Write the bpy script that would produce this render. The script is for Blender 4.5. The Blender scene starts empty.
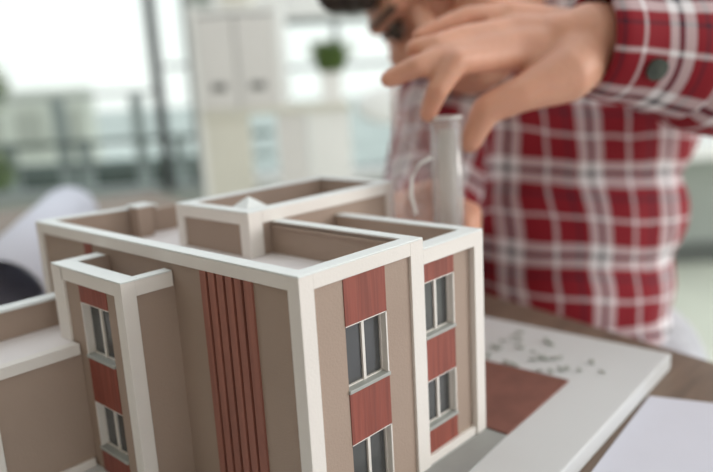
import bpy, bmesh, math, random
from mathutils import Vector, Matrix, noise
random.seed(7)
D = bpy.data; SC = bpy.context.scene; COL = SC.collection

# ------------------------------------------------------------------ camera
U = 0.3                      # building-model unit in metres
ROOF = 0.892                 # height of the model's roof edge above the floor
M = Matrix(((0.67835022, -0.19392426, 0.70868496),
            (-0.73263112, -0.10552294, 0.67239613),
            (-0.0556114, -0.9753247, -0.21365646)))
CAM = Vector((-0.192496, -0.217986, ROOF + 0.079605))
FPX = 710.615
cam = D.cameras.new('camera'); co = D.objects.new('camera', cam); COL.objects.link(co)
right, down, fwd = M.col[0], M.col[1], M.col[2]
co.matrix_world = Matrix(((right[0], -down[0], -fwd[0], CAM[0]), (right[1], -down[1], -fwd[1], CAM[1]),
                          (right[2], -down[2], -fwd[2], CAM[2]), (0, 0, 0, 1)))
cam.sensor_width = 36; cam.lens = FPX / 713 * 36; cam.clip_start = 0.01; cam.clip_end = 200
cam.dof.use_dof = True; cam.dof.focus_distance = 0.34; cam.dof.aperture_fstop = 3.9; cam.dof.aperture_blades = 0
SC.camera = co

# ------------------------------------------------------------------ world, lights, exposure
wd = D.worlds.new('sky'); SC.world = wd; wd.use_nodes = True
wn = wd.node_tree.nodes; wl = wd.node_tree.links
bg_ = wn['Background']
tc = wn.new('ShaderNodeTexCoord'); sp = wn.new('ShaderNodeSeparateXYZ'); wl.new(tc.outputs['Generated'], sp.inputs[0])
rp = wn.new('ShaderNodeValToRGB'); wl.new(sp.outputs['Z'], rp.inputs[0]); wl.new(rp.outputs[0], bg_.inputs[0])
rp.color_ramp.elements[0].position = 0.0; rp.color_ramp.elements[0].color = (0.98, 0.99, 0.98, 1)
rp.color_ramp.elements[1].position = 0.5; rp.color_ramp.elements[1].color = (0.92, 0.97, 1.0, 1)
bg_.inputs[1].default_value = 1.2

def look(loc, tgt):
    return (Vector(tgt) - Vector(loc)).to_track_quat('-Z', 'Y').to_euler()
def area(name, loc, tgt, sx, sy, power, colr):
    l = D.lights.new(name, 'AREA'); l.shape = 'RECTANGLE'; l.size = sx; l.size_y = sy; l.energy = power; l.color = colr
    o = D.objects.new(name, l); COL.objects.link(o); o.location = loc; o.rotation_euler = look(loc, tgt); return o
area('side_key_light', (2.0, -1.75, 1.6), (0.15, 0.0, 0.85), 1.2, 1.3, 35, (1.0, 0.965, 0.91))  # added soft key light from camera right; no window stands there
SC.view_settings.view_transform = 'Standard'; SC.view_settings.look = 'None'
SC.view_settings.exposure = 0.0; SC.view_settings.gamma = 1.0; SC.view_settings.use_curve_mapping = False

# ------------------------------------------------------------------ helpers
def s2l(c): return tuple(((x / 255) / 12.92 if x / 255 <= 0.04045 else ((x / 255 + 0.055) / 1.055) ** 2.4) for x in c)
def W(x, y, z): return Vector((U * x, U * y, ROOF + U * z))
def at(u, v, d): return CAM + M @ Vector(((u - 356.5) / FPX * d, (v - 236) / FPX * d, d))
FW = Vector((0.7254, 0.6883, 0)); RT = Vector((0.6883, -0.7254, 0)); CG = Vector((CAM[0], CAM[1], 0))
def R(u, v, z): return CG + RT * u + FW * v + Vector((0, 0, z))     # room frame: along the window wall, away from it, up

def mat(name, rgb, rough=0.6, metal=0.0, var=0.0, scale=40, bump=0.0, bscale=200, spec=0.5, sss=0.0, stretch=(1, 1, 1), rgb2=None):
    m = D.materials.new(name); m.use_nodes = True; n = m.node_tree.nodes; l = m.node_tree.links
    b = n['Principled BSDF']; b.inputs['Base Color'].default_value = (*rgb, 1); b.inputs['Roughness'].default_value = rough
    b.inputs['Metallic'].default_value = metal; b.inputs['Specular IOR Level'].default_value = spec
    if sss: b.inputs['Subsurface Weight'].default_value = sss; b.inputs['Subsurface Radius'].default_value = (0.012, 0.004, 0.002); b.inputs['Subsurface Scale'].default_value = 1.0
    t = n.new('ShaderNodeTexCoord'); mp = n.new('ShaderNodeMapping'); l.new(t.outputs['Object'], mp.inputs[0]); mp.inputs['Scale'].default_value = stretch
    if var or rgb2:
        nz = n.new('ShaderNodeTexNoise'); nz.inputs['Scale'].default_value = scale; nz.inputs['Detail'].default_value = 4
        l.new(mp.outputs[0], nz.inputs['Vector'])
        r = n.new('ShaderNodeValToRGB'); l.new(nz.outputs['Fac'], r.inputs[0])
        c2 = rgb2 or tuple(x * (1 - var) for x in rgb); c1 = rgb if rgb2 else tuple(min(1, x * (1 + var)) for x in rgb)
        r.color_ramp.elements[0].position = 0.35; r.color_ramp.elements[1].position = 0.65
        r.color_ramp.elements[0].color = (*c2, 1); r.color_ramp.elements[1].color = (*c1, 1)
        l.new(r.outputs[0], b.inputs['Base Color'])
    if bump:
        nb = n.new('ShaderNodeTexNoise'); nb.inputs['Scale'].default_value = bscale; l.new(mp.outputs[0], nb.inputs['Vector'])
        bp = n.new('ShaderNodeBump'); bp.inputs['Strength'].default_value = bump; bp.inputs['Distance'].default_value = 0.002
        l.new(nb.outputs['Fac'], bp.inputs['Height']); l.new(bp.outputs[0], b.inputs['Normal'])
    return m
def clear_mat(name, tint, gloss=0.12, rough=0.05, haze=0.0, hazecol=(1, 1, 1)):
    m = D.materials.new(name); m.use_nodes = True; n = m.node_tree.nodes; l = m.node_tree.links
    n.remove(n['Principled BSDF']); out = n['Material Output']
    t = n.new('ShaderNodeBsdfTransparent'); t.inputs[0].default_value = (*tint, 1)
    g = n.new('ShaderNodeBsdfGlossy'); g.inputs['Roughness'].default_value = rough
    fr = n.new('ShaderNodeLayerWeight'); fr.inputs[0].default_value = gloss
    mx = n.new('ShaderNodeMixShader'); l.new(fr.outputs['Facing'], mx.inputs[0])
    md = n.new('ShaderNodeMath'); md.operation = 'MULTIPLY_ADD'; md.inputs[1].default_value = 0.5; md.inputs[2].default_value = 0.03
    l.new(fr.outputs['Facing'], md.inputs[0]); l.new(md.outputs[0], mx.inputs[0])
    l.new(t.outputs[0], mx.inputs[1]); l.new(g.outputs[0], mx.inputs[2]); last = mx
    if haze:
        d = n.new('ShaderNodeBsdfDiffuse'); d.inputs[0].default_value = (*hazecol, 1)
        m2 = n.new('ShaderNodeMixShader'); m2.inputs[0].default_value = haze
        l.new(mx.outputs[0], m2.inputs[1]); l.new(d.outputs[0], m2.inputs[2]); last = m2
    l.new(last.outputs[0], out.inputs['Surface']); return m

BROWN = mat('brown_card', (0.400, 0.302, 0.245), 0.75, var=0.04, scale=12, bump=0.12, bscale=900)
WHITE = mat('white_card', (0.84, 0.795, 0.755), 0.5, var=0.02, scale=15, bump=0.08, bscale=700)
CAPW = mat('white_cap', (0.84, 0.87, 0.87), 0.45, var=0.02, scale=15)
RED = mat('red_wood_veneer', (0.27, 0.066, 0.045), 0.5, var=0.16, scale=420, stretch=(1, 1, 0.05), bump=0.15, bscale=300)
SLAT = mat('red_slat', (0.34, 0.135, 0.10), 0.6, var=0.12, scale=200, stretch=(1, 1, 0.06))
GROOVE = mat('dark_groove', (0.16, 0.055, 0.035), 0.8, var=0.1)
FLOORP = mat('pale_roof_card', (0.84, 0.79, 0.79), 0.6, var=0.03, scale=20)
SILL = mat('grey_sill', (0.42, 0.43, 0.41), 0.5, var=0.05)
GLASSD = mat('dark_window_film', (0.075, 0.078, 0.08), 0.14, var=0.15, scale=25, spec=0.7)
BOARD = mat('white_foam_board', (0.67, 0.68, 0.69), 0.6, var=0.02, scale=8)
PATH = mat('grey_card', (0.33, 0.335, 0.325), 0.7, var=0.05)
PATCH = mat('red_brown_card', (0.20, 0.078, 0.058), 0.75, var=0.10, scale=60)
PAPER = mat('lilac_white_paper', (0.70, 0.70, 0.79), 0.7, var=0.01)
WOOD = mat('brown_table_wood', (0.225, 0.15, 0.105), 0.45, scale=14, stretch=(1, 9, 9), rgb2=(0.15, 0.10, 0.07), bump=0.1, bscale=80)
SKIN = mat('skin', (0.69, 0.35, 0.24), 0.5, var=0.07, scale=25, sss=0.22, bump=0.15, bscale=350)
HAIR = mat('dark_hair', (0.035, 0.022, 0.016), 0.5, var=0.4, scale=120, bump=0.4, bscale=300)
JEANS = mat('pale_grey_denim', (0.50, 0.51, 0.55), 0.85, var=0.12, scale=90)
BUTTON = mat('dark_green_button', (0.045, 0.055, 0.045), 0.35)
BLACK = mat('black_metal', (0.025, 0.025, 0.025), 0.4)
GREYM = mat('grey_paint', (0.34, 0.37, 0.37), 0.6, var=0.04)
WHITEP = mat('white_paint', (0.86, 0.86, 0.84), 0.5, var=0.02, scale=6)
CREAM = mat('cream_paint', (0.72, 0.70, 0.62), 0.6, var=0.02, scale=6)
WALLM = mat('grey_green_wall', (0.36, 0.39, 0.36), 0.8, var=0.05, scale=3)
WARMW = mat('warm_grey_wall', (0.60, 0.53, 0.47), 0.8, var=0.03, scale=3)
FLOORM = mat('pale_floor', (0.66, 0.68, 0.58), 0.5, var=0.05, scale=3)
BINDER = mat('pale_binder', (0.74, 0.72, 0.70), 0.5, var=0.02)
DARKG = mat('dark_label', (0.12, 0.12, 0.12), 0.5)
GRASS = mat('green_grass', (0.09, 0.15, 0.03), 0.6, var=0.4, scale=40)
SHRUB = mat('shrub_leaves', (0.17, 0.24, 0.07), 0.7, var=0.4, scale=9)
OUTG = mat('outside_paving', (0.50, 0.54, 0.52), 0.9, var=0.2, scale=1.5)
OUTB = mat('outside_facade', (0.74, 0.74, 0.66), 0.9, var=0.08, scale=2)
OUTP = mat('pale_outside_facade', (0.93, 0.97, 0.95), 0.9, var=0.06, scale=2)
OUTD = mat('dark_outside_band', (0.10, 0.13, 0.12), 0.9, var=0.2, scale=2)
GLASS = clear_mat('window_glass', (0.97, 1.0, 0.985), 0.08)
CLEAR = clear_mat('clear_acrylic', (0.985, 0.975, 0.975), 0.3, 0.06, haze=0.16, hazecol=(0.97, 0.95, 0.94))
BAG = clear_mat('clear_film', (0.96, 0.935, 0.935), 0.40, 0.12, haze=0.12, hazecol=(0.9, 0.85, 0.85))
MILK = mat('milky_plastic', (0.86, 0.85, 0.81), 0.4)
_n = MILK.node_tree.nodes; _t = _n.new('ShaderNodeBsdfTranslucent'); _t.inputs[0].default_value = (0.9, 0.89, 0.85, 1); _m = _n.new('ShaderNodeMixShader'); _m.inputs[0].default_value = 0.6
MILK.node_tree.links.new(_n['Principled BSDF'].outputs[0], _m.inputs[1]); MILK.node_tree.links.new(_t.outputs[0], _m.inputs[2]); MILK.node_tree.links.new(_m.outputs[0], _n['Material Output'].inputs['Surface'])
SCRAP = mat('grey_green_flock', (0.42, 0.44, 0.40), 0.9, var=0.2, scale=200)
EYEW = mat('eye_white', (0.38, 0.28, 0.24), 0.3); IRIS = mat('dark_iris', (0.04, 0.025, 0.015), 0.2)
LIP = mat('lip', (0.45, 0.17, 0.13), 0.5)
INK = mat('grey_ink', (0.35, 0.33, 0.33), 0.6)

def bm_box(bm, a, b, fn=None):
    """box from corner a to corner b; fn maps local to world"""
    x0, y0, z0 = a; x1, y1, z1 = b
    vs = [(x, y, z) for z in (min(z0, z1), max(z0, z1)) for y in (min(y0, y1), max(y0, y1)) for x in (min(x0, x1), max(x0, x1))]
    v = [bm.verts.new(fn(*p) if fn else p) for p in vs]
    for f in ((0, 2, 3, 1), (4, 5, 7, 6), (0, 1, 5, 4), (2, 6, 7, 3), (1, 3, 7, 5), (0, 4, 6, 2)):
        bm.faces.new([v[i] for i in f])
def finish(name, bm, m, parent=None, bevel=0, smooth=False, segs=2):
    bmesh.ops.recalc_face_normals(bm, faces=bm.faces[:])
    me = D.meshes.new(name); bm.to_mesh(me); bm.free()
    o = D.objects.new(name, me); COL.objects.link(o); me.materials.append(m)
    if smooth:
        for p in me.polygons: p.use_smooth = True
    if bevel:
        bv = o.modifiers.new('bevel', 'BEVEL'); bv.width = bevel; bv.segments = segs; bv.limit_method = 'ANGLE'
    if parent:
        o.parent = parent
        o.matrix_parent_inverse = parent.matrix_world.inverted() if parent.type != 'EMPTY' else Matrix.Translation(-parent.location)
    return o
def boxes(name, lst, m, parent=None, fn=W, bevel=0.0, smooth=False):
    bm = bmesh.new()
    for a, b in lst: bm_box(bm, a, b, fn)
    return finish(name, bm, m, parent, bevel, smooth)
def tag(o, label=None, cat=None, group=None, kind=None):
    if label: o['label'] = label
    if cat: o['category'] = cat
    if group: o['group'] = group
    if kind: o['kind'] = kind
    return o
def thing(name, loc, label, cat, group=None):
    o = D.objects.new(name, None); COL.objects.link(o); o.location = loc; o.empty_display_size = 0.02
    return tag(o, label, cat, group)
def lerp(a, b, t): return a + (b - a) * t
def frame_of(d):
    d = d.normalized(); a = Vector((0, 0, 1)) if abs(d.z) < 0.9 else Vector((1, 0, 0))
    x = d.cross(a).normalized(); return x, d.cross(x).normalized()
def bm_tube(bm, pts, radii, n=16, cap=True):
    rings = []
    for i, p in enumerate(pts):
        d = (pts[min(i + 1, len(pts) - 1)] - pts[max(i - 1, 0)])
        x, y = frame_of(d); r = radii[i] if isinstance(radii, (list, tuple)) else radii
        rings.append([bm.verts.new(p + (x * math.cos(2 * math.pi * k / n) + y * math.sin(2 * math.pi * k / n)) * r) for k in range(n)])
    for a, b in zip(rings, rings[1:]):
        for k in range(n): bm.faces.new([a[k], a[(k + 1) % n], b[(k + 1) % n], b[k]])
    if cap: bm.faces.new(rings[0][::-1]); bm.faces.new(rings[-1])
def bm_sphere(bm, c, rx, ry=None, rz=None, axes=None, seg=20, rings=12):
    ry = ry or rx; rz = rz or rx
    A = axes or (Vector((1, 0, 0)), Vector((0, 1, 0)), Vector((0, 0, 1)))
    m = Matrix(((A[0][0] * rx, A[1][0] * ry, A[2][0] * rz, c[0]), (A[0][1] * rx, A[1][1] * ry, A[2][1] * rz, c[1]),
                (A[0][2] * rx, A[1][2] * ry, A[2][2] * rz, c[2]), (0, 0, 0, 1)))
    bmesh.ops.create_uvsphere(bm, u_segments=seg, v_segments=rings, radius=1, matrix=m)
def bm_capsule(bm, a, b, ra, rb, n=16):
    d = (b - a); L = d.length; d.normalize(); pts = []; rr = []
    for k in range(4):
        t = math.pi / 2 * k / 4; pts.append(a - d * ra * math.cos(t)); rr.append(max(1e-4, ra * math.sin(t)))
    pts.append(a); rr.append(ra); pts.append(b); rr.append(rb)
    for k in range(3, -1, -1):
        t = math.pi / 2 * k / 4; pts.append(b + d * rb * math.cos(t)); rr.append(max(1e-4, rb * math.sin(t)))
    bm2 = bm; x, y = frame_of(d); rings = []
    for p, r in zip(pts, rr):
        rings.append([bm2.verts.new(p + (x * math.cos(2 * math.pi * k / n) + y * math.sin(2 * math.pi * k / n)) * r) for k in range(n)])
    for A_, B_ in zip(rings, rings[1:]):
        for k in range(n): bm2.faces.new([A_[k], A_[(k + 1) % n], B_[(k + 1) % n], B_[k]])
    bm2.faces.new(rings[0][::-1]); bm2.faces.new(rings[-1])
def fuse(name, bm, voxel, m, parent, smooth=6, post=None):
    """merge overlapping volumes into one continuous skin"""
    bmesh.ops.recalc_face_normals(bm, faces=bm.faces[:])
    me = D.meshes.new(name); bm.to_mesh(me); bm.free()
    o = D.objects.new(name, me); COL.objects.link(o)
    r = o.modifiers.new('r', 'REMESH'); r.mode = 'VOXEL'; r.voxel_size = voxel; r.use_smooth_shade = True
    s = o.modifiers.new('s', 'SMOOTH'); s.iterations = smooth; s.factor = 0.5
    dg = bpy.context.evaluated_depsgraph_get(); ev = o.evaluated_get(dg)
    new = D.meshes.new_from_object(ev); o.modifiers.clear(); o.data = new; D.meshes.remove(me)
    new.name = name;
    new.materials.clear(); new.materials.append(m)
    if post: post(new)
    for p in new.polygons: p.use_smooth = True
    if parent: o.parent = parent; o.matrix_parent_inverse = Matrix.Translation(-parent.location)
    return o

# ================================================================== ROOM
tag(boxes('floor', [((-5, -1.6, -0.05), (5, 3.4, 0))], FLOORM, fn=R), kind='structure')
WZ = 2.6
wb = tag(boxes('wall_back', [((-5, 3.4, 0), (-0.72, 3.6, 0.50)), ((-0.72, 3.4, 0), (-0.60, 3.6, WZ)), ((-0.60, 3.4, 0), (0.62, 3.6, 0.54)),
    ((0.62, 3.4, 0), (0.86, 3.6, WZ)), ((0.86, 3.4, 0), (5, 3.6, 0.53))], WALLM, fn=R), kind='structure')
boxes('upper_wall', [((-0.60, 3.4, 1.27), (0.62, 3.6, WZ)), ((-5, 3.4, 2.4), (-0.72, 3.6, WZ)), ((0.86, 3.4, 2.4), (5, 3.6, WZ))], WHITEP, wb, fn=R)
tag(boxes('shade_ceiling', [((-5.2, -1.8, WZ), (5, 0.25, WZ + 0.1))], WHITEP, fn=R), kind='structure')  # partial slab added overhead to keep sky light off the model's left faces
tag(boxes('shade_wall_left', [((-5.2, -1.8, 0), (-5.0, 3.6, WZ))], WARMW, fn=R), kind='structure')  # unseen wall added to block sky light from the left
tag(boxes('shade_wall_front', [((-5.0, -1.8, 0), (1.0, -1.6, WZ))], WARMW, fn=R), kind='structure')  # added behind the camera to block low sky light, with warm bounce
tag(boxes('baseboard_back', [((-5, 3.38, 0), (5, 3.40, 0.10))], mat('dark_baseboard', (0.12, 0.13, 0.12), 0.6), fn=R), kind='structure')
def window(name, x0, x1, z0, z1, posts, rails, fm=GREYM, t=0.018):
    fr = [((x0, 3.44, z0), (x1, 3.50, z0 + 0.03)), ((x0, 3.44, z1 - 0.03), (x1, 3.50, z1)),
          ((x0, 3.44, z0 + 0.03), (x0 + 0.03, 3.50, z1 - 0.03)), ((x1 - 0.03, 3.44, z0 + 0.03), (x1, 3.50, z1 - 0.03))]
    fr += [((p - t, 3.445, z0 + 0.03), (p + t, 3.495, z1 - 0.03)) for p in posts] + [((a, 3.448, z - t * 0.7), (b, 3.492, z + t * 0.7)) for a, b, z in rails]
    f = tag(boxes(name, fr, fm, fn=R), kind='structure')
    boxes('glass_pane', [((x0 + 0.03, 3.466, z0 + 0.03), (x1 - 0.03, 3.472, z1 - 0.03))], GLASS, f, fn=R)
    return f
w1 = window('window_1', -5, -0.72, 0.50, 2.4, [-3.6, -2.2], [(-5, -0.92, 2.0), (-5, -0.92, 0.972), (-0.86, -0.75, 1.085)], t=0.012)
boxes('black_post', [((-0.910, 3.40, 0.50), (-0.873, 3.46, 2.4))], BLACK, w1, fn=R)
window('window_2', -0.60, 0.62, 0.54, 1.27, [-0.045, 0.3], [(-0.57, 0.59, 1.045)], GREYM, 0.015)
window('window_3', 0.86, 5, 0.60, 2.4, [2.0, 3.2], [(0.89, 4.97, 2.0)], WHITEP)
tag(boxes('trim_1', [((0.80, 3.22, 0.53), (5, 3.44, 0.60))], WHITEP, fn=R, bevel=0.006), kind='structure')
tag(boxes('trim_2', [((-0.60, 3.30, 0.52), (0.62, 3.44, 0.555))], WHITEP, fn=R, bevel=0.004), kind='structure')

# ---- outside the windows
tag(boxes('ground', [((-30, 3.6, -0.45), (30, 60, -0.35))], OUTG, fn=R), kind='structure')
def spot(px, py, dist):
    d = M @ Vector(((px - 356.5) / FPX, (py - 236) / FPX, 1)); d = d * (dist / d.dot(FW)); return d.dot(RT), d.z + CAM.z
def far_block(name, px0, px1, ptop, dist, dep, m, label, wins=0, wm=None):
    x0, zt = spot(px0, ptop, dist); x1, _ = spot(px1, ptop, dist)
    t = thing(name, R((x0 + x1) / 2, dist, -0.35), label, 'building')
    boxes('facade', [((x0, dist, -0.35), (x1, dist + dep, zt))], m, t, fn=R)
    n = wins
    for k in range(n):
        a = x0 + (x1 - x0) * (k + 0.2) / n; b = x0 + (x1 - x0) * (k + 0.8) / n
        boxes('window', [((a, dist - 0.03, zt - 0.75), (b, dist + 0.01, zt - 0.25))], wm or OUTD, t, fn=R)
    return t
far_block('low_building', -120, 86, 99, 9, 0.3, OUTB, 'low beige building outside the big window on the left', 5, mat('beige_shutter', (0.5, 0.5, 0.44), 0.9))
far_block('pale_building', 60, 215, 146, 14, 0.5, OUTP, 'pale building outside behind the black window post', 4, mat('pale_panes', (0.75, 0.82, 0.80), 0.8))
# railing of the terrace outside
rl = thing('terrace_railing', R(-2.2, 4.6, -0.35), 'dark terrace railing with posts outside the left window', 'railing')
boxes('rail', [((-8, 4.6, 0.66), (-0.5, 4.66, 0.69))], OUTD, rl, fn=R)
boxes('rail', [((-8, 4.6, 0.52), (-0.5, 4.66, 0.54))], OUTD, rl, fn=R)
for px in (-60, 2, 58, 79, 137, 176):
    x, _ = spot(px, 120, 4.6); boxes('post', [((x - 0.035, 4.6, -0.35), (x + 0.035, 4.66, 0.96 if px in (58, 137) else 0.70))], GREYM, rl, fn=R)
hb = tag(boxes('hedge', [((-8, 5.2, -0.35), (-0.9, 5.9, 0.44))], OUTD, fn=R), 'dark low hedge outside beyond the terrace railing', 'hedge')
def shrub(c, r, label):
    t = thing('shrub', (c[0], c[1], -0.35), label, 'shrub')
    bm = bmesh.new()
    for i in range(900):
        d = Vector((random.gauss(0, 1), random.gauss(0, 1), random.gauss(0, 1))).normalized() * r * random.uniform(0.35, 1)
        p = Vector(c) + d; a = Vector((random.uniform(-1, 1), random.uniform(-1, 1), random.uniform(-1, 1))).normalized(); x, y = frame_of(a)
        s = r * 0.10; bm.faces.new([bm.verts.new(p + x * s), bm.verts.new(p + y * s * 0.5), bm.verts.new(p - x * s), bm.verts.new(p - y * s * 0.5)])
    finish('foliage', bm, SHRUB, t)
    bm = bmesh.new(); bm_tube(bm, [Vector((c[0], c[1], -0.35)), Vector(c)], [0.04, 0.02], 8); finish('stem', bm, WOOD, t)
x, z = spot(-14, 172, 4.2); shrub(R(x, 4.2, z), 0.17, 'olive green shrub outside at the left edge of the window')
x, z = spot(-26, 85, 6.5); shrub(R(x, 6.5, z), 0.30, 'taller yellow-green shrub outside above the low shrub')

# ---- shelf unit with two binders, plant
su = thing('shelf_unit', R(-0.25, 2.55, 0), 'white shelf unit in front of the windows, holding binders and plant', 'shelf unit')
boxes('side_panel', [((-0.505, 2.4, 0), (-0.485, 2.7, 1.235))], WHITEP, su, fn=R)
boxes('side_panel', [((-0.232, 2.4, 0.88), (-0.214, 2.7, 1.235))], WHITEP, su, fn=R)
boxes('side_panel', [((-0.02, 2.4, 0), (0.0, 2.7, 0.88))], WHITEP, su, fn=R)
boxes('shelf', [((-0.485, 2.4, 1.205), (-0.232, 2.7, 1.225))], WHITEP, su, fn=R)
boxes('shelf', [((-0.485, 2.39, 0.88), (0.005, 2.7, 0.903))], CREAM, su, fn=R)
boxes('door', [((-0.485, 2.4, 0.05), (-0.335, 2.42, 0.878))], CREAM, su, fn=R)
boxes('door', [((-0.245, 2.4, 0.05), (-0.145, 2.42, 0.878))], BINDER, su, fn=R)
boxes('door', [((-0.14, 2.4, 0.05), (-0.02, 2.42, 0.878))], WHITEP, su, fn=R)
boxes('back_panel', [((-0.485, 2.688, 0.903), (-0.232, 2.70, 1.205))], WHITEP, su, fn=R)
boxes('base', [((-0.485, 2.41, 0), (-0.02, 2.7, 0.05))], WHITEP, su, fn=R)
for k, (a, b) in enumerate(((-0.484, -0.362), (-0.357, -0.234))):
    t = thing('ring_binder', R((a + b) / 2, 2.5, 0.903), 'pale grey ring binder on the shelf, %s' % ('nearer the black window post' if k == 0 else 'nearer the potted grass'), 'binder', 'ring binders on the white shelf')
    boxes('cover', [((a, 2.398, 0.904), (b, 2.68, 1.198))], BINDER, t, fn=R, bevel=0.004)
    boxes('spine_label', [((a + 0.037, 2.395, 0.962), (b - 0.037, 2.398, 0.985))], DARKG, t, fn=R)
t = boxes('storage_box', [((-0.40, 2.42, 1.226), (-0.31, 2.66, 1.33))], CREAM, fn=R, bevel=0.004)
tag(t, 'cream storage box on top of the white shelf unit', 'box')
pot = thing('potted_grass', R(-0.056, 2.5, 0.903), 'white square pot of short green grass on the shelf unit', 'plant')
bm = bmesh.new()
bm_box(bm, (-0.092, 2.463, 0.904), (-0.02, 2.537, 1.008), R)
for f in [f for f in bm.faces if f.calc_center_median().z > 1.0]:
    r = bmesh.ops.inset_individual(bm, faces=[f], thickness=0.006)
    bmesh.ops.translate(bm, verts=f.verts[:], vec=(0, 0, -0.012))
finish('pot', bm, WHITEP, pot, 0.002)
bm = bmesh.new()
for i in range(420):
    p = R(random.uniform(-0.086, -0.026), random.uniform(2.47, 2.53), 0.99); h = random.uniform(0.08, 0.135)
    off = Vector((random.uniform(-1, 1), random.uniform(-1, 1), 0)) * 0.07; s = RT * 0.0022
    q = p + off * 0.35 + Vector((0, 0, h * 0.6)); e = p + off + Vector((0, 0, h))
    a, b, c, d_, tip = bm.verts.new(p - s), bm.verts.new(p + s), bm.verts.new(q + s), bm.verts.new(q - s), bm.verts.new(e)
    bm.faces.new([a, b, c, d_]); bm.faces.new([d_, c, tip])
finish('grass', bm, GRASS, pot)
ch = thing('office_chair', R(0.26, 3.0, 0), 'white round-backed office chair standing right of the shelf unit', 'chair')
bm = bmesh.new(); bm_sphere(bm, R(0.20, 3.12, 0.86), 0.17, 0.025, 0.085, (RT, FW, Vector((0, 0, 1)))); finish('backrest', bm, WHITEP, ch, smooth=True)
bm = bmesh.new(); bm_sphere(bm, R(0.26, 3.02, 0.47), 0.18, 0.16, 0.04, (RT, FW, Vector((0, 0, 1)))); finish('seat', bm, WHITEP, ch, smooth=True)
bm = bmesh.new(); bm_tube(bm, [R(0.26, 3.12, 0.47), R(0.26, 3.14, 0.62), R(0.26, 3.13, 0.8)], 0.015, 10); finish('back_support', bm, GREYM, ch, smooth=True)
bm = bmesh.new(); bm_tube(bm, [R(0.26, 3.02, 0.05), R(0.26, 3.02, 0.45)], 0.022, 12); finish('column', bm, GREYM, ch, smooth=True)
for k in range(5):
    a = k * 2 * math.pi / 5
    bm = bmesh.new(); bm_tube(bm, [R(0.26, 3.02, 0.07), R(0.26 + 0.2 * math.cos(a), 3.02 + 0.2 * math.sin(a), 0.02)], [0.02, 0.018], 10); finish('leg', bm, GREYM, ch, smooth=True)

# ================================================================== TABLE
TZ = -0.4733
def poly_slab(name, pts, z0, z1, m, parent=None, bevel=0, fn=W):
    bm = bmesh.new()
    a = [bm.verts.new(fn(x, y, z0)) for x, y in pts]; b = [bm.verts.new(fn(x, y, z1)) for x, y in pts]
    bm.faces.new(a[::-1]); bm.faces.new(b); n = len(pts)
    for k in range(n): bm.faces.new([a[k], a[(k + 1) % n], b[(k + 1) % n], b[k]])
    return finish(name, bm, m, parent, bevel)
tb = thing('table', W(0.3, 1.0, -ROOF / U), 'dark brown wooden table carrying the white model board', 'table')
def edge(y, off=0): return (1.225 + 0.24 * y - 0.972 * off, y + 0.233 * off)
tp = [edge(-1.9), edge(4.1), edge(4.1, 3.3), edge(-1.9, 3.3)]
poly_slab('tabletop', tp, TZ - 0.10, TZ, WOOD, tb, 0.003)
cx = sum(p[0] for p in tp) / 4; cy = sum(p[1] for p in tp) / 4
for x, y in tp:
    x = cx + (x - cx) * 0.86; y = cy + (y - cy) * 0.9
    boxes('leg', [((x - 0.08, y - 0.08, -ROOF / U), (x + 0.08, y + 0.08, TZ - 0.10))], WOOD, tb)
# papers
sheet = poly_slab('paper_sheet', [(0.877, -0.170), (-0.123, -0.265), (0.127, -0.965), (1.127, -0.87)], TZ + 0.0004, TZ + 0.006, PAPER)
tag(sheet, 'blank lilac-white paper sheet lying on the table before the board', 'paper')
# rolled drawing
A = W(0.09, 1.45, TZ + 0.146); B = W(0.985, 2.856, TZ + 0.146)
bm = bmesh.new(); ax = (B - A).normalized(); x_, y_ = frame_of(ax); rings = []
n = 96
for e, P0 in enumerate((A, B)):
    rings.append([bm.verts.new(P0 + (x_ * math.cos(t) + y_ * math.sin(t)) * r) for t, r in [(k / n * 4.3 * math.pi * 1.0, U * (0.1435 - 0.006 * k / n)) for k in range(n + 1)]])
for k in range(n): bm.faces.new([rings[0][k], rings[0][k + 1], rings[1][k + 1], rings[1][k]])
ro = finish('paper_roll', bm, PAPER, None, smooth=True)
so = ro.modifiers.new('thick', 'SOLIDIFY'); so.thickness = 0.0006
tag(ro, 'large white rolled-up drawing lying on the table behind the building model', 'paper roll')

# ================================================================== BASE BOARD
G = -0.43
bd = thing('model_base_board', W(0.3, 0.4, TZ), 'white foam base board under the building model', 'board')
poly_slab('board', [(-0.55, -0.252), (1.064, -0.150), (1.045, 0.5), (1.03, 1.15), (-0.60, 1.12)], TZ + 0.0002, G - 0.0012, BOARD, bd, 0.0012)
poly_slab('red_ground_patch', [(0.4705, -0.047), (0.766, -0.028), (0.752, 0.34), (0.4705, 0.33)], G - 0.0011, G + 0.005, PATCH, bd)
poly_slab('grey_path', [(-0.3, -0.122), (0.4695, -0.0475), (0.4695, -0.0006), (-0.3, -0.0006)], G - 0.0011, G + 0.0015, PATH, bd)

# ================================================================== BUILDING MODEL
bl = thing('building_model', W(0.2, 0.4, G), 'architectural scale model of a brown apartment block with white framing', 'building model')
I = 0.005
def P(name, lst, m, par=bl, bevel=0.0): return boxes(name, lst, m, par, bevel=bevel)
P('wall', [  # main block, front leaf split round the window column, left leaf, parapets
    ((I, I, G), (0.0926, 0.03, -0.003)), ((0.189, I, G), (0.2826, 0.03, -0.003)), ((0.0926, 0.022, G), (0.189, 0.034, -0.003)),
    ((I, 0.03, G), (0.028, 0.111, -0.003)), ((0.010, 0.111, G), (0.028, 0.245, -0.003)), ((I, 0.245, G), (0.028, 0.860, -0.003)),
    ((0.262, 0.03, -0.068), (0.2826, 0.3665, -0.009)), ((0.26, 0.800, -0.3), (0.64, 0.825, -0.013)), ((0.62, 0.60, -0.3), (0.641, 0.80, -0.013)),
    ((0.20, 0.60, G), (0.62, 0.80, -0.075))], BROWN)
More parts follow.
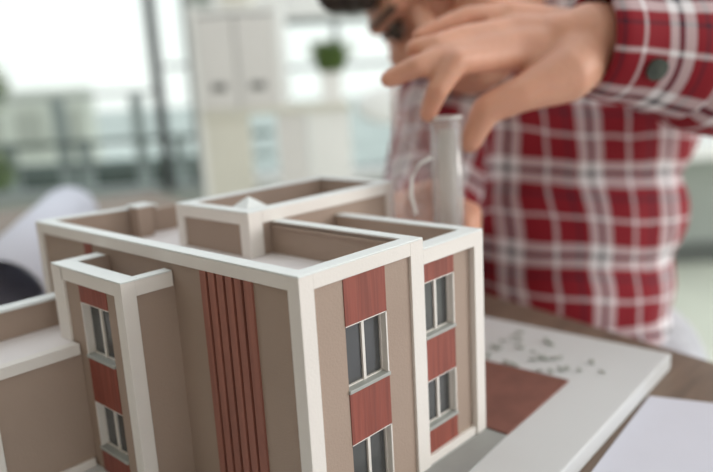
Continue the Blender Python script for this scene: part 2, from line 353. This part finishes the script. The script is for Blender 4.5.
P('roof', [((0.028, 0.03, -0.085), (0.262, 0.812, -0.067)), ((0.262, 0.37, -0.085), (0.62, 0.80, -0.069))], FLOORP)
P('parapet_cap', [((0, 0, -0.003), (0.2866, 0.0285, 0)), ((0, 0.0285, -0.003), (0.0275, 0.864, 0)), ((0.2616, 0.0285, -0.003), (0.2866, 0.3625, 0)),
    ((0.0275, 0.850, -0.003), (0.03, 0.864, 0))], CAPW, bevel=0.0003)
P('cap_lining', [((0.2585, 0.0285, -0.014), (0.2625, 0.3625, -0.009))], BROWN)
P('frame_band', [((0.0285, 0, -0.0258), (0.2525, I + 0.001, -0.0031)), ((0, 0.0255, -0.0245), (I + 0.001, 0.838, -0.0031))], WHITE, bevel=0.0003)
P('corner_pillar', [((0, 0, G), (0.0288, 0.0255, -0.0031))], WHITE, bevel=0.00015)
P('corner_pillar', [((0.2525, 0, G), (0.2868, 0.012, -0.0031))], WHITE, bevel=0.00015)
P('corner_pillar', [((0, 0.836, G), (0.02, 0.864, -0.0031))], WHITE, bevel=0.00015)
poly_slab('wall', [(0.026, 0.839), (0.262, 0.795), (0.262, 0.812), (0.026, 0.860)], -0.3, -0.003, BROWN, bl)
poly_slab('parapet_cap', [(0.0275, 0.8365), (0.265, 0.7915), (0.265, 0.816), (0.0275, 0.864)], -0.003, 0.0, CAPW, bl)
# red slats on the left front
P('slat_backing', [((0.0068, 0.1085, G), (0.0102, 0.2475, -0.0246))], GROOVE)
for k in range(6):
    y = 0.2475 - (k + 1) * 0.0232 + 0.0045
    P('slat', [((0.0008, y - (0.003 if k == 5 else 0), G), (0.0068, y + 0.0165, -0.0246))], SLAT, bevel=0.0002)
P('red_panel', [((0.0030, 0.622, -0.185), (0.0052, 0.650, -0.0246))], RED)
def win_column(a0, a1, face, items, flip, par=bl):
    """face 'x' = column on a front whose normal is -y; 'y' = on a front whose normal is -x"""
    def F(n0, d0, z0, n1, d1, z1):
        if face == 'x': return ((n0, flip + d0, z0), (n1, flip + d1, z1))
        return ((flip + d0, n0, z0), (flip + d1, n1, z1))
    w_ = a1 - a0
    for kind, zt, zb in items:
        if kind == 'red': P('red_panel', [F(a0, 0.0035, zb, a1, 0.018, zt)], RED, par)
        else:
            sl = 0.0062
            fr = P('window', [F(a1 - 0.003, 0.0035, zb + sl, a1, 0.021, zt), F(a0, 0.0035, zt - 0.0016, a1, 0.021, zt),
                              F(a0, 0.0150, zb + sl, a0 + 0.005, 0.021, zt), F(a1 - 0.005, 0.0150, zb + sl, a1, 0.021, zt), F(a0, 0.0150, zb + sl, a1, 0.021, zb + sl + 0.002)], WHITE, par)
            mid = (a0 + a1) / 2
            P('mullion', [F(mid - 0.003, 0.0138, zb + sl, mid + 0.003, 0.021, zt)], WHITE, fr)
            P('sill', [F(a0 - 0.001, 0.001, zb, a1 + 0.001, 0.021, zb + sl)], SILL, fr, 0.0002)
            P('pane', [F(a0 + 0.0065, 0.0175, zb + sl + 0.003, a1 - 0.0065, 0.0195, zt - 0.0018)], GLASSD, fr)
win_column(0.0926, 0.189, 'x', [('red', -0.0258, -0.1030), ('win', -0.1030, -0.2148), ('red', -0.2148, -0.3025), ('win', -0.3025, G)], 0)
# right wing
P('wall', [((0.2868, 0.0115, G), (0.300, 0.034, -0.022)), ((0.3885, 0.0115, G), (0.465, 0.034, -0.022)), ((0.300, 0.030, G), (0.3885, 0.040, -0.022)),
    ((0.443, 0.03, G), (0.465, 0.3625, -0.022)), ((0.2868, 0.34, G), (0.443, 0.3625, -0.09))], BROWN)
P('roof', [((0.2826, 0.03, -0.085), (0.443, 0.3625, -0.067))], FLOORP)
P('parapet_cap', [((0.2868, 0, -0.0225), (0.4695, 0.0345, -0.0195)), ((0.4425, 0.0345, -0.0225), (0.4695, 0.3625, -0.0195))], CAPW, bevel=0.0003)
P('frame_band', [((0.2868, 0, -0.048), (0.4405, 0.0125, -0.0226)), ((0.4645, 0.03, -0.048), (0.4695, 0.3625, -0.0226))], WHITE)
P('corner_pillar', [((0.4405, 0, G), (0.4695, 0.03, -0.0226))], WHITE, bevel=0.00015)
P('baseboard', [((0.2868, 0.004, G), (0.4405, 0.0125, -0.413))], WHITE, bevel=0.00015)
win_column(0.300, 0.3885, 'x', [('red', -0.048, -0.086), ('win', -0.086, -0.1915), ('red', -0.1915, -0.2712), ('win', -0.2712, -0.3672), ('red', -0.3672, -0.413)], 0.0075)
# penthouse
px0, px1, py0, py1, pt = 0.203, 0.647, 0.3626, 0.614, 0.0262
ph = P('penthouse', [((px0 + I, py0 + I, -0.3), (px1 - I, py0 + 0.026, pt - 0.003)), ((px0 + I, py0 + 0.026, -0.3), (px0 + 0.026, py1 - 0.026, pt - 0.003)),
    ((px0 + I, py1 - 0.026, -0.3), (px1 - I, py1 - I, pt - 0.003)), ((px1 - 0.026, py0 + 0.026, -0.3), (px1 - I, py1 - 0.026, pt - 0.003))], BROWN)
P('roof', [((px0 + 0.026, py0 + 0.026, -0.05), (px1 - 0.026, py1 - 0.026, -0.035))], FLOORP, ph)
P('parapet_cap', [((px0, py0, pt - 0.003), (px1, py0 + 0.0285, pt)), ((px0, py0 + 0.0285, pt - 0.003), (px0 + 0.0285, py1 - 0.0285, pt)),
    ((px0, py1 - 0.0285, pt - 0.003), (px1, py1, pt)), ((px1 - 0.0285, py0 + 0.0285, pt - 0.003), (px1, py1 - 0.0285, pt))], CAPW, ph, 0.0003)
P('frame_band', [((px0 + 0.035, py0, -0.001), (px1 - 0.030, py0 + I + 0.001, pt - 0.0031)), ((px0, py0 + 0.03, -0.001), (px0 + I + 0.001, py1 - 0.026, pt - 0.0031))], WHITE, ph, 0.0003)
P('corner_pillar', [((px0, py0, -0.067), (px0 + 0.035, py0 + 0.03, pt - 0.0031))], WHITE, ph, 0.0004)
P('corner_pillar', [((px1 - 0.030, py0, -0.3), (px1, py0 + 0.03, pt - 0.0031))], WHITE, ph, 0.0004)
P('corner_pillar', [((px0, py1 - 0.026, -0.067), (px0 + 0.03, py1, pt - 0.0031))], WHITE, ph, 0.0004)
# pyramid skylight inside the penthouse parapet
bm = bmesh.new(); c = (0.280, 0.455); h = 0.045
b4 = [bm.verts.new(W(c[0] + sx * h, c[1] + sy * h, 0.004)) for sx, sy in ((-1, -1), (1, -1), (1, 1), (-1, 1))]
b0 = [bm.verts.new(W(c[0] + sx * h, c[1] + sy * h, -0.035)) for sx, sy in ((-1, -1), (1, -1), (1, 1), (-1, 1))]
tp_ = bm.verts.new(W(c[0], c[1], 0.0405))
for k in range(4): bm.faces.new([b4[k], b4[(k + 1) % 4], tp_]); bm.faces.new([b0[k], b0[(k + 1) % 4], b4[(k + 1) % 4], b4[k]])
bm.faces.new(b0[::-1]); finish('pyramid_skylight', bm, CAPW, bl, 0.0003)
# chimney
cm = P('chimney', [((0.194, 0.762, -0.068), (0.232, 0.800, 0.004))], BROWN)
P('chimney_cap', [((0.190, 0.758, 0.004), (0.236, 0.804, 0.009))], CAPW, cm, 0.0003)
# bay
bx, by0, by1, bt = -0.0976, 0.3264, 0.5837, -0.0358
by = P('bay', [((bx + I, by0 + I, G), (bx + 0.026, 0.389, bt - 0.003)), ((bx + I, 0.487, G), (bx + 0.026, by1 - I, bt - 0.003)), ((bx + 0.022, 0.389, G), (bx + 0.030, 0.487, bt - 0.003)),
    ((bx + 0.026, by0 + I, G), (I, by0 + 0.022, bt - 0.003)), ((bx + 0.026, by1 - 0.03, G), (I, by1 - I, bt - 0.003))], BROWN)
P('roof', [((bx + 0.03, by0 + 0.022, -0.095), (I, by1 - 0.03, -0.080))], FLOORP, by)
P('parapet_cap', [((bx, by0, bt - 0.003), (bx + 0.0355, by1, bt)), ((bx + 0.0355, by0, bt - 0.003), (0.0, by0 + 0.0235, bt)), ((bx + 0.0355, by1 - 0.034, bt - 0.003), (-0.004, by1, bt))], CAPW, by, 0.0003)
P('frame_band', [((bx, by0 + 0.026, -0.062), (bx + I + 0.001, by1 - 0.04, bt - 0.0031)), ((bx + 0.0265, by0, -0.0645), (0.0, by0 + I + 0.001, bt - 0.0031))], WHITE, by)
P('corner_pillar', [((bx, by0, G), (bx + 0.0265, by0 + 0.026, bt - 0.0031))], WHITE, by, 0.00015)
P('corner_pillar', [((bx, by1 - 0.0435, G), (bx + 0.0265, by1, bt - 0.0031))], WHITE, by, 0.00015)
# two-level parts only: windows of the bay hang on the building itself
win_column(0.389, 0.487, 'y', [('red', -0.062, -0.0962), ('win', -0.0962, -0.2020), ('red', -0.2020, -0.2888), ('win', -0.2888, -0.3860), ('red', -0.3860, G)], bx)
# terrace
tx, ty, tz = -0.287, 0.5122, -0.1815
tr = P('terrace', [((tx + I, ty + I, G), (-0.0930, 0.66, tz - 0.003)), ((tx + I, 0.66, G), (0.0, 0.685, -0.128))], BROWN)
P('terrace_floor', [((tx + 0.01, ty + 0.02, tz - 0.003), (-0.0980, 0.66, tz - 0.0012)), ((-0.0980, 0.5840, tz - 0.004), (0.004, 0.66, tz - 0.0012))], FLOORP, tr)
P('terrace_edge', [((tx, ty, tz - 0.021), (-0.0960, ty + 0.022, tz))], WHITE, tr, 0.0003)
P('parapet_cap', [((tx, 0.655, -0.128), (0.0, 0.69, -0.122))], CAPW, tr, 0.0003)
P('corner_pillar', [((tx, ty, G), (tx + 0.032, ty + 0.03, tz - 0.021))], WHITE, tr, 0.0004)
P('baseboard', [((tx + 0.032, ty - 0.002, G), (-0.0980, ty + I, -0.413))], WHITE, tr, 0.0003)

# foliage scraps scattered on the board
scraps = [(0.8497,0.2265),(0.7853,0.2004),(0.8991,0.2178),(0.9426,0.2196),(0.8495,0.2024),(0.8856,0.1624),(0.9214,0.1981),(0.9712,0.2181),(0.97,0.1401),(0.9454,0.1126),
 (0.8757,0.117),(0.861,0.0923),(0.833,0.0987),(0.8661,0.0626),(0.8757,0.0489),(0.8179,0.0141),(0.8246,0.0047),(0.8364,-0.0221),(0.8893,-0.0246),(0.8532,-0.0657),
 (0.7754,0.1371),(0.773,0.1191),(0.7794,0.0583),(0.7902,0.0329),(0.955,0.127),(0.848,0.083),(0.807,0.205)]
protos = []
for v in range(4):
    bm = bmesh.new()
    for k in range(5):
        c = Vector((random.uniform(-1, 1) * 0.0016, random.uniform(-1, 1) * 0.0013, 0.0006 + random.random() * 0.0006)); r = random.uniform(0.0006, 0.0011)
        bmesh.ops.create_icosphere(bm, subdivisions=1, radius=r, matrix=Matrix.Translation((c[0], c[1], r + 0.0001)))
    for vt in bm.verts: vt.co += Vector((random.uniform(-1, 1), random.uniform(-1, 1), random.uniform(0, 1))) * 0.0001
    bmesh.ops.recalc_face_normals(bm, faces=bm.faces[:]); me = D.meshes.new('foliage_scrap'); bm.to_mesh(me); bm.free(); me.materials.append(SCRAP); protos.append(me)
for k, (x, y) in enumerate(scraps):
    o = D.objects.new('foliage_scrap', protos[k % 4]); COL.objects.link(o); o.location = W(x, y, G); o.rotation_euler = (0, 0, random.uniform(0, 6)); s = random.uniform(1.4, 2.1); o.scale = (s, s, s * 0.6)
    tag(o, 'tiny grey-green scrap of loose model foliage scattered on the white board', 'scrap', 'foliage scraps beside the red ground patch')

# ================================================================== PERSON
pe = thing('person', R(0.33, 0.87, 0), 'person in a red plaid shirt leaning over the model, holding a clear tube', 'person')
Z = Vector((0, 0, 1))
def fuse_chain(bm, pts, rr, n=16):
    for (a, ra), (b, rb) in zip(zip(pts, rr), list(zip(pts, rr))[1:]): bm_capsule(bm, a, b, ra, rb, n)
# head frame in camera axes
def camdir(x, y, z): return (M @ Vector((x, y, z))).normalized()
hF = camdir(-0.38, 0.42, -0.82); hU = camdir(-0.58, -0.80, 0.03); hU = (hU - hF * hU.dot(hF)).normalized(); hR = hF.cross(hU).normalized()
if (M.transposed() @ hR).x < 0: hR = -hR
mid = at(422, 18, 0.685)
HC = mid - hF * 0.088 + hU * 0.005
# near arm (picture right)
wr = at(590, 43, 0.533); el = at(872, 82, 0.605); sh = at(690, -60, 0.88)
# far arm (picture left)
sh2 = at(485, -20, 0.90); el2 = at(425, 228, 0.76); wr2 = at(402, 222, 0.62)
hipc = at(570, 372, 0.87); hip1 = at(612, 376, 0.87); hip2 = at(515, 372, 0.87); chest = at(556, 110, 0.87); belly = at(560, 260, 0.85); neck = at(540, -100, 0.88)
bm = bmesh.new()
fuse_chain(bm, [hipc, belly, chest], [0.09, 0.09, 0.09]); bm_capsule(bm, hip1, hip2, 0.09, 0.09); bm_capsule(bm, sh, sh2, 0.06, 0.06); bm_capsule(bm, chest, neck, 0.085, 0.052)
fuse_chain(bm, [neck, HC - hU * 0.05 - hF * 0.02], [0.055, 0.055])
fuse_chain(bm, [sh, el, wr], [0.055, 0.042, 0.030]); fuse_chain(bm, [sh2, el2, wr2], [0.055, 0.040, 0.028])
# legs under the table
knees = []
for hp, du in ((hip1, 0.02), (hip2, -0.04)):
    kn = hp - FW * 0.40 + RT * du + Z * -0.02; kn.z = 0.56; ank = Vector((kn.x, kn.y, 0.09)) + FW * 0.05; toe = ank - FW * 0.16; toe.z = 0.035
    heel = ank + FW * 0.03; heel.z = 0.04
    fuse_chain(bm, [hp, kn, ank], [0.085, 0.06, 0.04]); fuse_chain(bm, [heel, toe], [0.038, 0.03]); knees.append((hp, kn, ank, heel, toe))
# head
bm_sphere(bm, HC + hU * 0.03 - hF * 0.012, 0.075, 0.093, 0.095, (hR, hF, hU), 32, 20)
bm_sphere(bm, HC - hU * 0.045 + hF * 0.018, 0.058, 0.064, 0.062, (hR, hF, hU), 32, 20)
bm_sphere(bm, HC - hU * 0.078 + hF * 0.046, 0.024, 0.028, 0.022, (hR, hF, hU))                       # chin
fuse_chain(bm, [HC + hF * 0.082 + hU * 0.0, HC + hF * 0.106 - hU * 0.038], [0.009, 0.014])             # nose
for s in (-1, 1):
    bm_sphere(bm, HC + hF * 0.094 - hU * 0.042 + hR * 0.012 * s, 0.009)
    bm_sphere(bm, HC + hR * 0.074 * s - hF * 0.005 - hU * 0.012, 0.010, 0.020, 0.032, (hR, hF, hU))    # ears
    bm_capsule(bm, HC + hF * 0.078 + hU * 0.022 + hR * 0.012 * s, HC + hF * 0.066 + hU * 0.022 + hR * 0.05 * s, 0.012, 0.010)  # brow ridge
    bm_sphere(bm, HC + hF * 0.055 - hU * 0.022 + hR * 0.042 * s, 0.026)                                # cheeks
bm_capsule(bm, HC + hF * 0.078 - hU * 0.064 - hR * 0.018, HC + hF * 0.078 - hU * 0.064 + hR * 0.018, 0.009, 0.009)
# near hand: palm
mcp = [at(514, 56, 0.514), at(517, 44, 0.515), at(514, 30, 0.525), at(508, 16, 0.538)]
for k, m_ in enumerate(mcp):
    w_ = wr + (mcp[k] - mcp[1]) * 0.55 + M.col[2] * 0.009
    bm_capsule(bm, w_, m_, 0.0165, 0.0115)
bm_capsule(bm, wr, lerp(wr, mcp[2], 0.4), 0.028, 0.019)
fing = [  # index, middle, ring, little
    ([mcp[0], at(456, 62, 0.478), at(438, 89, 0.474), at(428, 114, 0.486)], [0.0112, 0.0090, 0.0079, 0.0062]),
    ([mcp[1], at(452, 55, 0.486), at(416, 67, 0.476), at(389, 79, 0.482)], [0.0112, 0.0090, 0.0080, 0.0066]),
    ([mcp[2], at(462, 37, 0.500), at(436, 45, 0.490), at(414, 48, 0.491)], [0.0105, 0.0086, 0.0078, 0.0066]),
    ([mcp[3], at(468, 15, 0.526), at(440, 26, 0.520), at(419, 36, 0.516)], [0.0095, 0.0074, 0.0066, 0.0056])]
for pts, rr in fing: fuse_chain(bm, pts, rr, 14)
cmc = at(566, 75, 0.508); mt = at(522, 94, 0.496); ip = at(486, 110, 0.494); tt = at(470, 142, 0.499)
fuse_chain(bm, [cmc, mt, ip, tt], [0.0205, 0.0130, 0.0106, 0.0082]); bm_capsule(bm, wr + Z * -0.004, cmc, 0.026, 0.0200)
# far hand holding the bottom of the packet
far = at(424, 222, 0.575); bm_capsule(bm, wr2, far, 0.026, 0.026)
for k in range(4):
    a = far + (at(430, 200 + k * 12, 0.575) - at(430, 218, 0.575)); b = at(450, 206 + k * 12, 0.550); c = at(471, 213 + k * 11, 0.542); d_ = at(466, 222 + k * 9, 0.530)
    fuse_chain(bm, [a, b, c, d_], [0.0115, 0.0098, 0.0088, 0.0072], 12)
fuse_chain(bm, [far, at(420, 198, 0.548), at(434, 190, 0.533)], [0.018, 0.0125, 0.009], 12)
body = fuse('body', bm, 0.0026, SKIN, pe, smooth=5)

# shirt with tartan laid along the torso and along each sleeve
PLAID = mat('red_plaid_cotton', (0.5, 0.02, 0.04), 0.85)
nt = PLAID.node_tree; n = nt.nodes; l = nt.links
uvn = n.new('ShaderNodeUVMap'); uvn.uv_map = 'weave'
sep = n.new('ShaderNodeSeparateXYZ'); l.new(uvn.outputs[0], sep.inputs[0]); outs = []
nz = n.new('ShaderNodeTexNoise'); nz.inputs['Scale'].default_value = 9; tco = n.new('ShaderNodeTexCoord'); l.new(tco.outputs['Object'], nz.inputs['Vector'])
for axis, off in (('X', 0.10), ('Y', 0.05)):
    a = n.new('ShaderNodeMath'); a.operation = 'MULTIPLY_ADD'; l.new(nz.outputs['Fac'], a.inputs[0]); a.inputs[1].default_value = 0.22; l.new(sep.outputs[axis], a.inputs[2])
    f = n.new('ShaderNodeMath'); f.operation = 'FRACT'; l.new(a.outputs[0], f.inputs[0])
    r = n.new('ShaderNodeValToRGB'); r.color_ramp.interpolation = 'LINEAR'; l.new(f.outputs[0], r.inputs[0])
    red = (0.27, 0.004, 0.015, 1); wh = (0.86, 0.81, 0.84, 1); nv = (0.012, 0.012, 0.03, 1)
    stops = [(0, red), (0.16, red), (0.175, wh), (0.205, wh), (0.22, red), (0.42, red), (0.43, nv), (0.455, nv), (0.465, red),
             (0.56, red), (0.575, wh), (0.685, wh), (0.70, nv), (0.75, nv), (0.765, wh), (0.86, wh), (0.875, red), (1.0, red)]
    cr = r.color_ramp
    cr.elements[0].position = 0; cr.elements[0].color = red; cr.elements[1].position = 1; cr.elements[1].color = red
    for p_, c_ in stops[1:-1]:
        e = cr.elements.new(p_); e.color = c_
    outs.append(r)
mx = n.new('ShaderNodeMix'); mx.data_type = 'RGBA'; mx.inputs[0].default_value = 0.5
l.new(outs[0].outputs[0], mx.inputs[6]); l.new(outs[1].outputs[0], mx.inputs[7]); l.new(mx.outputs[2], n['Principled BSDF'].inputs['Base Color'])
def seg_dist(p, a, b):
    ab = b - a; t = max(0, min(1, (p - a).dot(ab) / ab.length_squared)); return (p - a - ab * t).length, t
PER = 0.086
tU = RT.copy(); tV = Z
def weave(me):
    co_ = [v.co.copy() for v in me.vertices]; no_ = [v.normal.copy() for v in me.vertices]
    for i_, (p, nn_) in enumerate(zip(co_, no_)):            # soft cloth folds
        q = noise.noise(p * 9) * 0.006 + noise.noise(Vector((p.x * 22, p.y * 22, p.z * 9))) * 0.004
        co_[i_] = p + nn_ * q
    me.vertices.foreach_set('co', [c for p in co_ for c in p])
    lay = me.uv_layers.new(name='weave')
    uv = []
    for p in co_:
        best = None
        for k, (a, b, ra) in enumerate(((chest, belly, 0.15), (belly, hipc, 0.15), (sh, el, 0.055), (el, wr, 0.055), (sh2, el2, 0.055), (el2, wr2, 0.055))):
            d_, t = seg_dist(p, a, b); d_ -= ra
            if best is None or d_ < best[0]: best = (d_, k, t)
        k = best[1]
        if k < 2: uv.append(((p - chest).dot(tU) / PER + 0.62, (p - chest).dot((tV + tU * 0.10)) / PER + 0.30))
        else:
            a, b = ((sh, el), (el, wr), (sh2, el2), (el2, wr2))[k - 2]
            d_ = (b - a).normalized(); x, y = frame_of(d_); r = p - a
            ang = math.atan2(r.dot(x), r.dot(y)); uv.append((r.dot(d_) / PER, ang * 0.05 / PER))
    fl = []; vi = [0] * len(me.loops); me.loops.foreach_get('vertex_index', vi)
    for pl in me.polygons:
        us = [uv[vi[i]] for i in pl.loop_indices]
        CM = 2 * math.pi * 0.05 / PER; b0_ = us[0][1]
        if any(abs(u[1] - b0_) > CM * 0.6 for u in us): us = [(u[0], u[1] - CM * round((u[1] - b0_) / CM)) for u in us]
        fl += [c for u in us for c in u]
    lay.data.foreach_set('uv', fl)
bm = bmesh.new()
tw = (sh - sh2).normalized()
def oval(c, rw, rd, rh): bm_sphere(bm, c, rw, rd, rh, (tw, tw.cross(Z).normalized(), Z), 32, 18)
for c_, rw in ((at(566, 345, 0.86), 0.122), (at(562, 290, 0.855), 0.128), (at(560, 225, 0.85), 0.145), (at(556, 150, 0.86), 0.166), (at(562, 80, 0.88), 0.172), (at(572, 20, 0.90), 0.172)):
    oval(c_, rw, 0.12, 0.10)
bm_capsule(bm, sh, sh2, 0.078, 0.078); bm_capsule(bm, at(565, 0, 0.90), neck, 0.11, 0.07)
cuff_a = lerp(el, wr, 0.96)
fuse_chain(bm, [sh, el, lerp(el, wr, 0.60)], [0.085, 0.074, 0.055]); bm_tube(bm, [lerp(el, wr, 0.5), lerp(el, wr, 0.74)], [0.056, 0.041], 28)
fuse_chain(bm, [sh2, el2, lerp(el2, wr2, 0.55)], [0.078, 0.056, 0.044])
shirt = fuse('shirt', bm, 0.005, PLAID, pe, smooth=4, post=weave)
# cuff as an open band round the wrist
def band(name, a, b, ra, rb, parent):
    bm = bmesh.new(); N = 40; d_ = (b - a).normalized(); x, y = frame_of(d_); lays = []
    for i in range(9):
        t = i / 8; r = ra + (rb - ra) * t + 0.0012 * math.sin(t * 9)
        lays.append([bm.verts.new(a.lerp(b, t) + (x * math.cos(2 * math.pi * k / N) + y * math.sin(2 * math.pi * k / N)) * r * (1 + 0.03 * math.sin(3 * 2 * math.pi * k / N))) for k in range(N)])
    uvl = bm.loops.layers.uv.new('weave')
    for i in range(8):
        for k in range(N):
            f = bm.faces.new([lays[i][k], lays[i][(k + 1) % N], lays[i + 1][(k + 1) % N], lays[i + 1][k]])
            for lp, (ii, kk) in zip(f.loops, ((i, k), (i, k + 1), (i + 1, k + 1), (i + 1, k))):
                lp[uvl].uv = (0.02 + (a - b).length * ii / 8 / PER * 1.35, kk / N * 2 * math.pi * 0.045 / PER + 0.5)
    o = finish(name, bm, PLAID, parent, smooth=True); s = o.modifiers.new('t', 'SOLIDIFY'); s.thickness = 0.003; s.offset = 1
    return o
c0 = lerp(el, wr, 0.69); c1 = lerp(el, wr, 1.01)
band('cuff', c0, c1, 0.0475, 0.0365, shirt)
# button on the cuff, facing the viewer
cd = (c1 - c0).normalized(); tocam = (CAM - c1); tocam = (tocam - cd * tocam.dot(cd)).normalized(); sd = cd.cross(tocam).normalized()
if (M.transposed() @ sd).y < 0: sd = -sd
bc = lerp(c0, c1, 0.62); nd = (tocam * 0.95 + sd * 0.25).normalized(); bp = bc + nd * 0.0455
bm = bmesh.new(); bm_tube(bm, [bp - nd * 0.002, bp + nd * 0.0012, bp + nd * 0.0022, bp + nd * 0.0012], [0.0078, 0.0082, 0.0068, 0.0055], 24); finish('button', bm, BUTTON, shirt, smooth=False)
# trousers
bm = bmesh.new()
bm_capsule(bm, hip1, hip2, 0.112, 0.112)
for hp, kn, ank, heel, toe in knees: fuse_chain(bm, [hp, kn, ank + Z * 0.03], [0.092, 0.072, 0.058])
fuse('trousers', bm, 0.008, JEANS, pe)
for hp, kn, ank, heel, toe in knees:
    bm = bmesh.new(); fuse_chain(bm, [heel + Z * 0.012, toe + Z * 0.012], [0.05, 0.045]); bm_capsule(bm, heel + Z * 0.03, ank + Z * 0.0, 0.045, 0.045)
    for v in bm.verts: v.co.z = max(v.co.z, 0.001)
    finish('shoe', bm, BLACK, pe, smooth=True)
# hair, eyes, eyebrows, lips
bm = bmesh.new()
bm_sphere(bm, HC + hU * 0.060 - hF * 0.036, 0.077, 0.092, 0.082, (hR, hF, hU), 32, 20)
for i in range(60):
    th = random.uniform(-1.2, 1.2); q = HC + hU * (0.10 + random.uniform(-0.01, 0.02)) + hF * (0.045 * math.cos(th)) + hR * 0.07 * math.sin(th)
    bm_sphere(bm, q, random.uniform(0.012, 0.02), seg=10, rings=6)
for q_, r_ in ((at(352, -8, 0.72), 0.022), (at(335, -6, 0.73), 0.02), (at(366, -2, 0.70), 0.014)): bm_sphere(bm, q_, r_, seg=14, rings=8)
for s in (-1, 1): bm_sphere(bm, HC + hR * 0.070 * s + hU * 0.035 - hF * 0.03, 0.013, 0.03, 0.035, (hR, hF, hU))
fuse('hair', bm, 0.005, HAIR, pe, smooth=2)
for s in (-1, 1):
    e = HC + hR * 0.032 * s + hF * 0.0765 + hU * 0.004
    bm = bmesh.new(); bm_sphere(bm, e - hF * 0.001, 0.0105); eb = finish('eye', bm, EYEW, pe, smooth=True)
    bm = bmesh.new(); bm_sphere(bm, e + hF * 0.0080 - hU * 0.003, 0.0068, 0.0045, 0.0068, (hR, hF, hU)); finish('iris', bm, IRIS, eb, smooth=True)
    bm = bmesh.new(); bm_capsule(bm, e + hF * 0.0095 + hU * 0.003 - hR * 0.011, e + hF * 0.0085 + hU * 0.003 + hR * 0.011, 0.003, 0.003, 10); finish('eyelashes', bm, HAIR, eb, smooth=True)
    bm = bmesh.new(); bm_capsule(bm, HC + hF * 0.0895 + hU * 0.021 + hR * 0.016 * s, HC + hF * 0.076 + hU * 0.023 + hR * 0.050 * s, 0.0034, 0.0026); finish('eyebrow', bm, HAIR, pe, smooth=True)
bm = bmesh.new(); bm_capsule(bm, HC + hF * 0.084 - hU * 0.064 - hR * 0.016, HC + hF * 0.084 - hU * 0.064 + hR * 0.016, 0.006, 0.006); finish('lips', bm, LIP, pe, smooth=True)
# stool under the person
st = thing('stool', Vector((hipc.x, hipc.y, 0)), 'grey stool under the person, mostly hidden behind the table', 'stool')
sz = hipc.z - 0.118
bm = bmesh.new(); bm_tube(bm, [Vector((hipc.x, hipc.y, sz - 0.05)), Vector((hipc.x, hipc.y, sz - 0.04)), Vector((hipc.x, hipc.y, sz - 0.006)), Vector((hipc.x, hipc.y, sz))], [0.16, 0.17, 0.17, 0.16], 32); finish('seat', bm, GREYM, st, smooth=False)
bm = bmesh.new(); bm_tube(bm, [Vector((hipc.x, hipc.y, 0.02)), Vector((hipc.x, hipc.y, sz - 0.05))], 0.025, 16); finish('pole', bm, BLACK, st, smooth=True)
bm = bmesh.new(); bm_tube(bm, [Vector((hipc.x, hipc.y, 0)), Vector((hipc.x, hipc.y, 0.02))], [0.2, 0.19], 32); finish('base', bm, BLACK, st)

# ================================================================== CLEAR TUBE AND PACKET
ta = at(446.5, 117, 0.49); tbm = Vector((ta.x, ta.y, ta.z - 0.092)) + M.col[0] * -0.0005
tu = thing('clear_tube', tbm, 'clear plastic tube held upright between finger and thumb', 'tube')
bm = bmesh.new(); N = 40
prof = [(0.0112, 0), (0.0112, 0.092), (0.0100, 0.092), (0.0100, 0.0015), (0.0005, 0.0015)]
rings = [[bm.verts.new(tbm + Vector((math.cos(2 * math.pi * k / N) * r, math.sin(2 * math.pi * k / N) * r, h))) for k in range(N)] for r, h in [(0.0005, 0)] + prof]
for a, b in zip(rings, rings[1:]):
    for k in range(N): bm.faces.new([a[k], a[(k + 1) % N], b[(k + 1) % N], b[k]])
finish('tube_wall', bm, CLEAR, tu, smooth=True)
bm = bmesh.new(); bm_tube(bm, [tbm + Z * 0.002, tbm + Z * 0.083], 0.0062, 24)
finish('white_insert', bm, MILK, tu, smooth=True)
bm = bmesh.new()
for k in range(28):
    a = 2 * math.pi * k / 28
    pass
bm_tube(bm, [tbm + Z * 0.0912, tbm + Z * 0.0925], 0.0116, 32, cap=False); rim = finish('rim', bm, WHITEP, tu, smooth=True); rim.modifiers.new('t', 'SOLIDIFY').thickness = 0.0012
# crumpled clear packet hanging from the fingers
p0 = at(389, 84, 0.490); p1 = at(430, 88, 0.500); p2 = at(392, 236, 0.505); p3 = at(440, 236, 0.515)
bm = bmesh.new(); nu, nv_ = 22, 44; fr_, bk = [], []
nrm = (p1 - p0).cross(p2 - p0).normalized()
for j in range(nv_ + 1):
    for side, st_ in ((1, fr_), (-1, bk)):
        row = []
        for i in range(nu + 1):
            u, v = i / nu, j / nv_
            p = p0.lerp(p1, u).lerp(p2.lerp(p3, u), v); th = 0.007 * math.sin(math.pi * u) ** 0.6
            q = noise.noise(p * 70 + Vector((side * 9, 0, 0))) * 0.006 + noise.noise(p * 160 + Vector((0, side * 5, 0))) * 0.003
            row.append(bm.verts.new(p + nrm * side * (th + q * math.sin(math.pi * u))))
        st_.append(row)
for g in (fr_, bk):
    for j in range(nv_):
        for i in range(nu): bm.faces.new([g[j][i], g[j][i + 1], g[j + 1][i + 1], g[j + 1][i]])
for i in range(nv_): 
    for e in (0, nu): bm.faces.new([fr_[i][e], fr_[i + 1][e], bk[i + 1][e], bk[i][e]])
for i in range(nu): bm.faces.new([fr_[nv_][i], fr_[nv_][i + 1], bk[nv_][i + 1], bk[nv_][i]])
pk = thing('clear_packet', (p2 + p3) / 2, 'crumpled clear plastic packet held behind the clear tube', 'packet')
finish('film', bm, BAG, pk, smooth=True)
bm = bmesh.new(); pts = [at(416, 214, 0.492), at(411, 196, 0.490), at(412, 178, 0.489), at(420, 164, 0.489), at(432, 157, 0.490)]
bm_tube(bm, pts, 0.0011, 10); finish('highlight_arc', bm, WHITEP, pk, smooth=True)  # white tube standing in for a curved highlight on the film
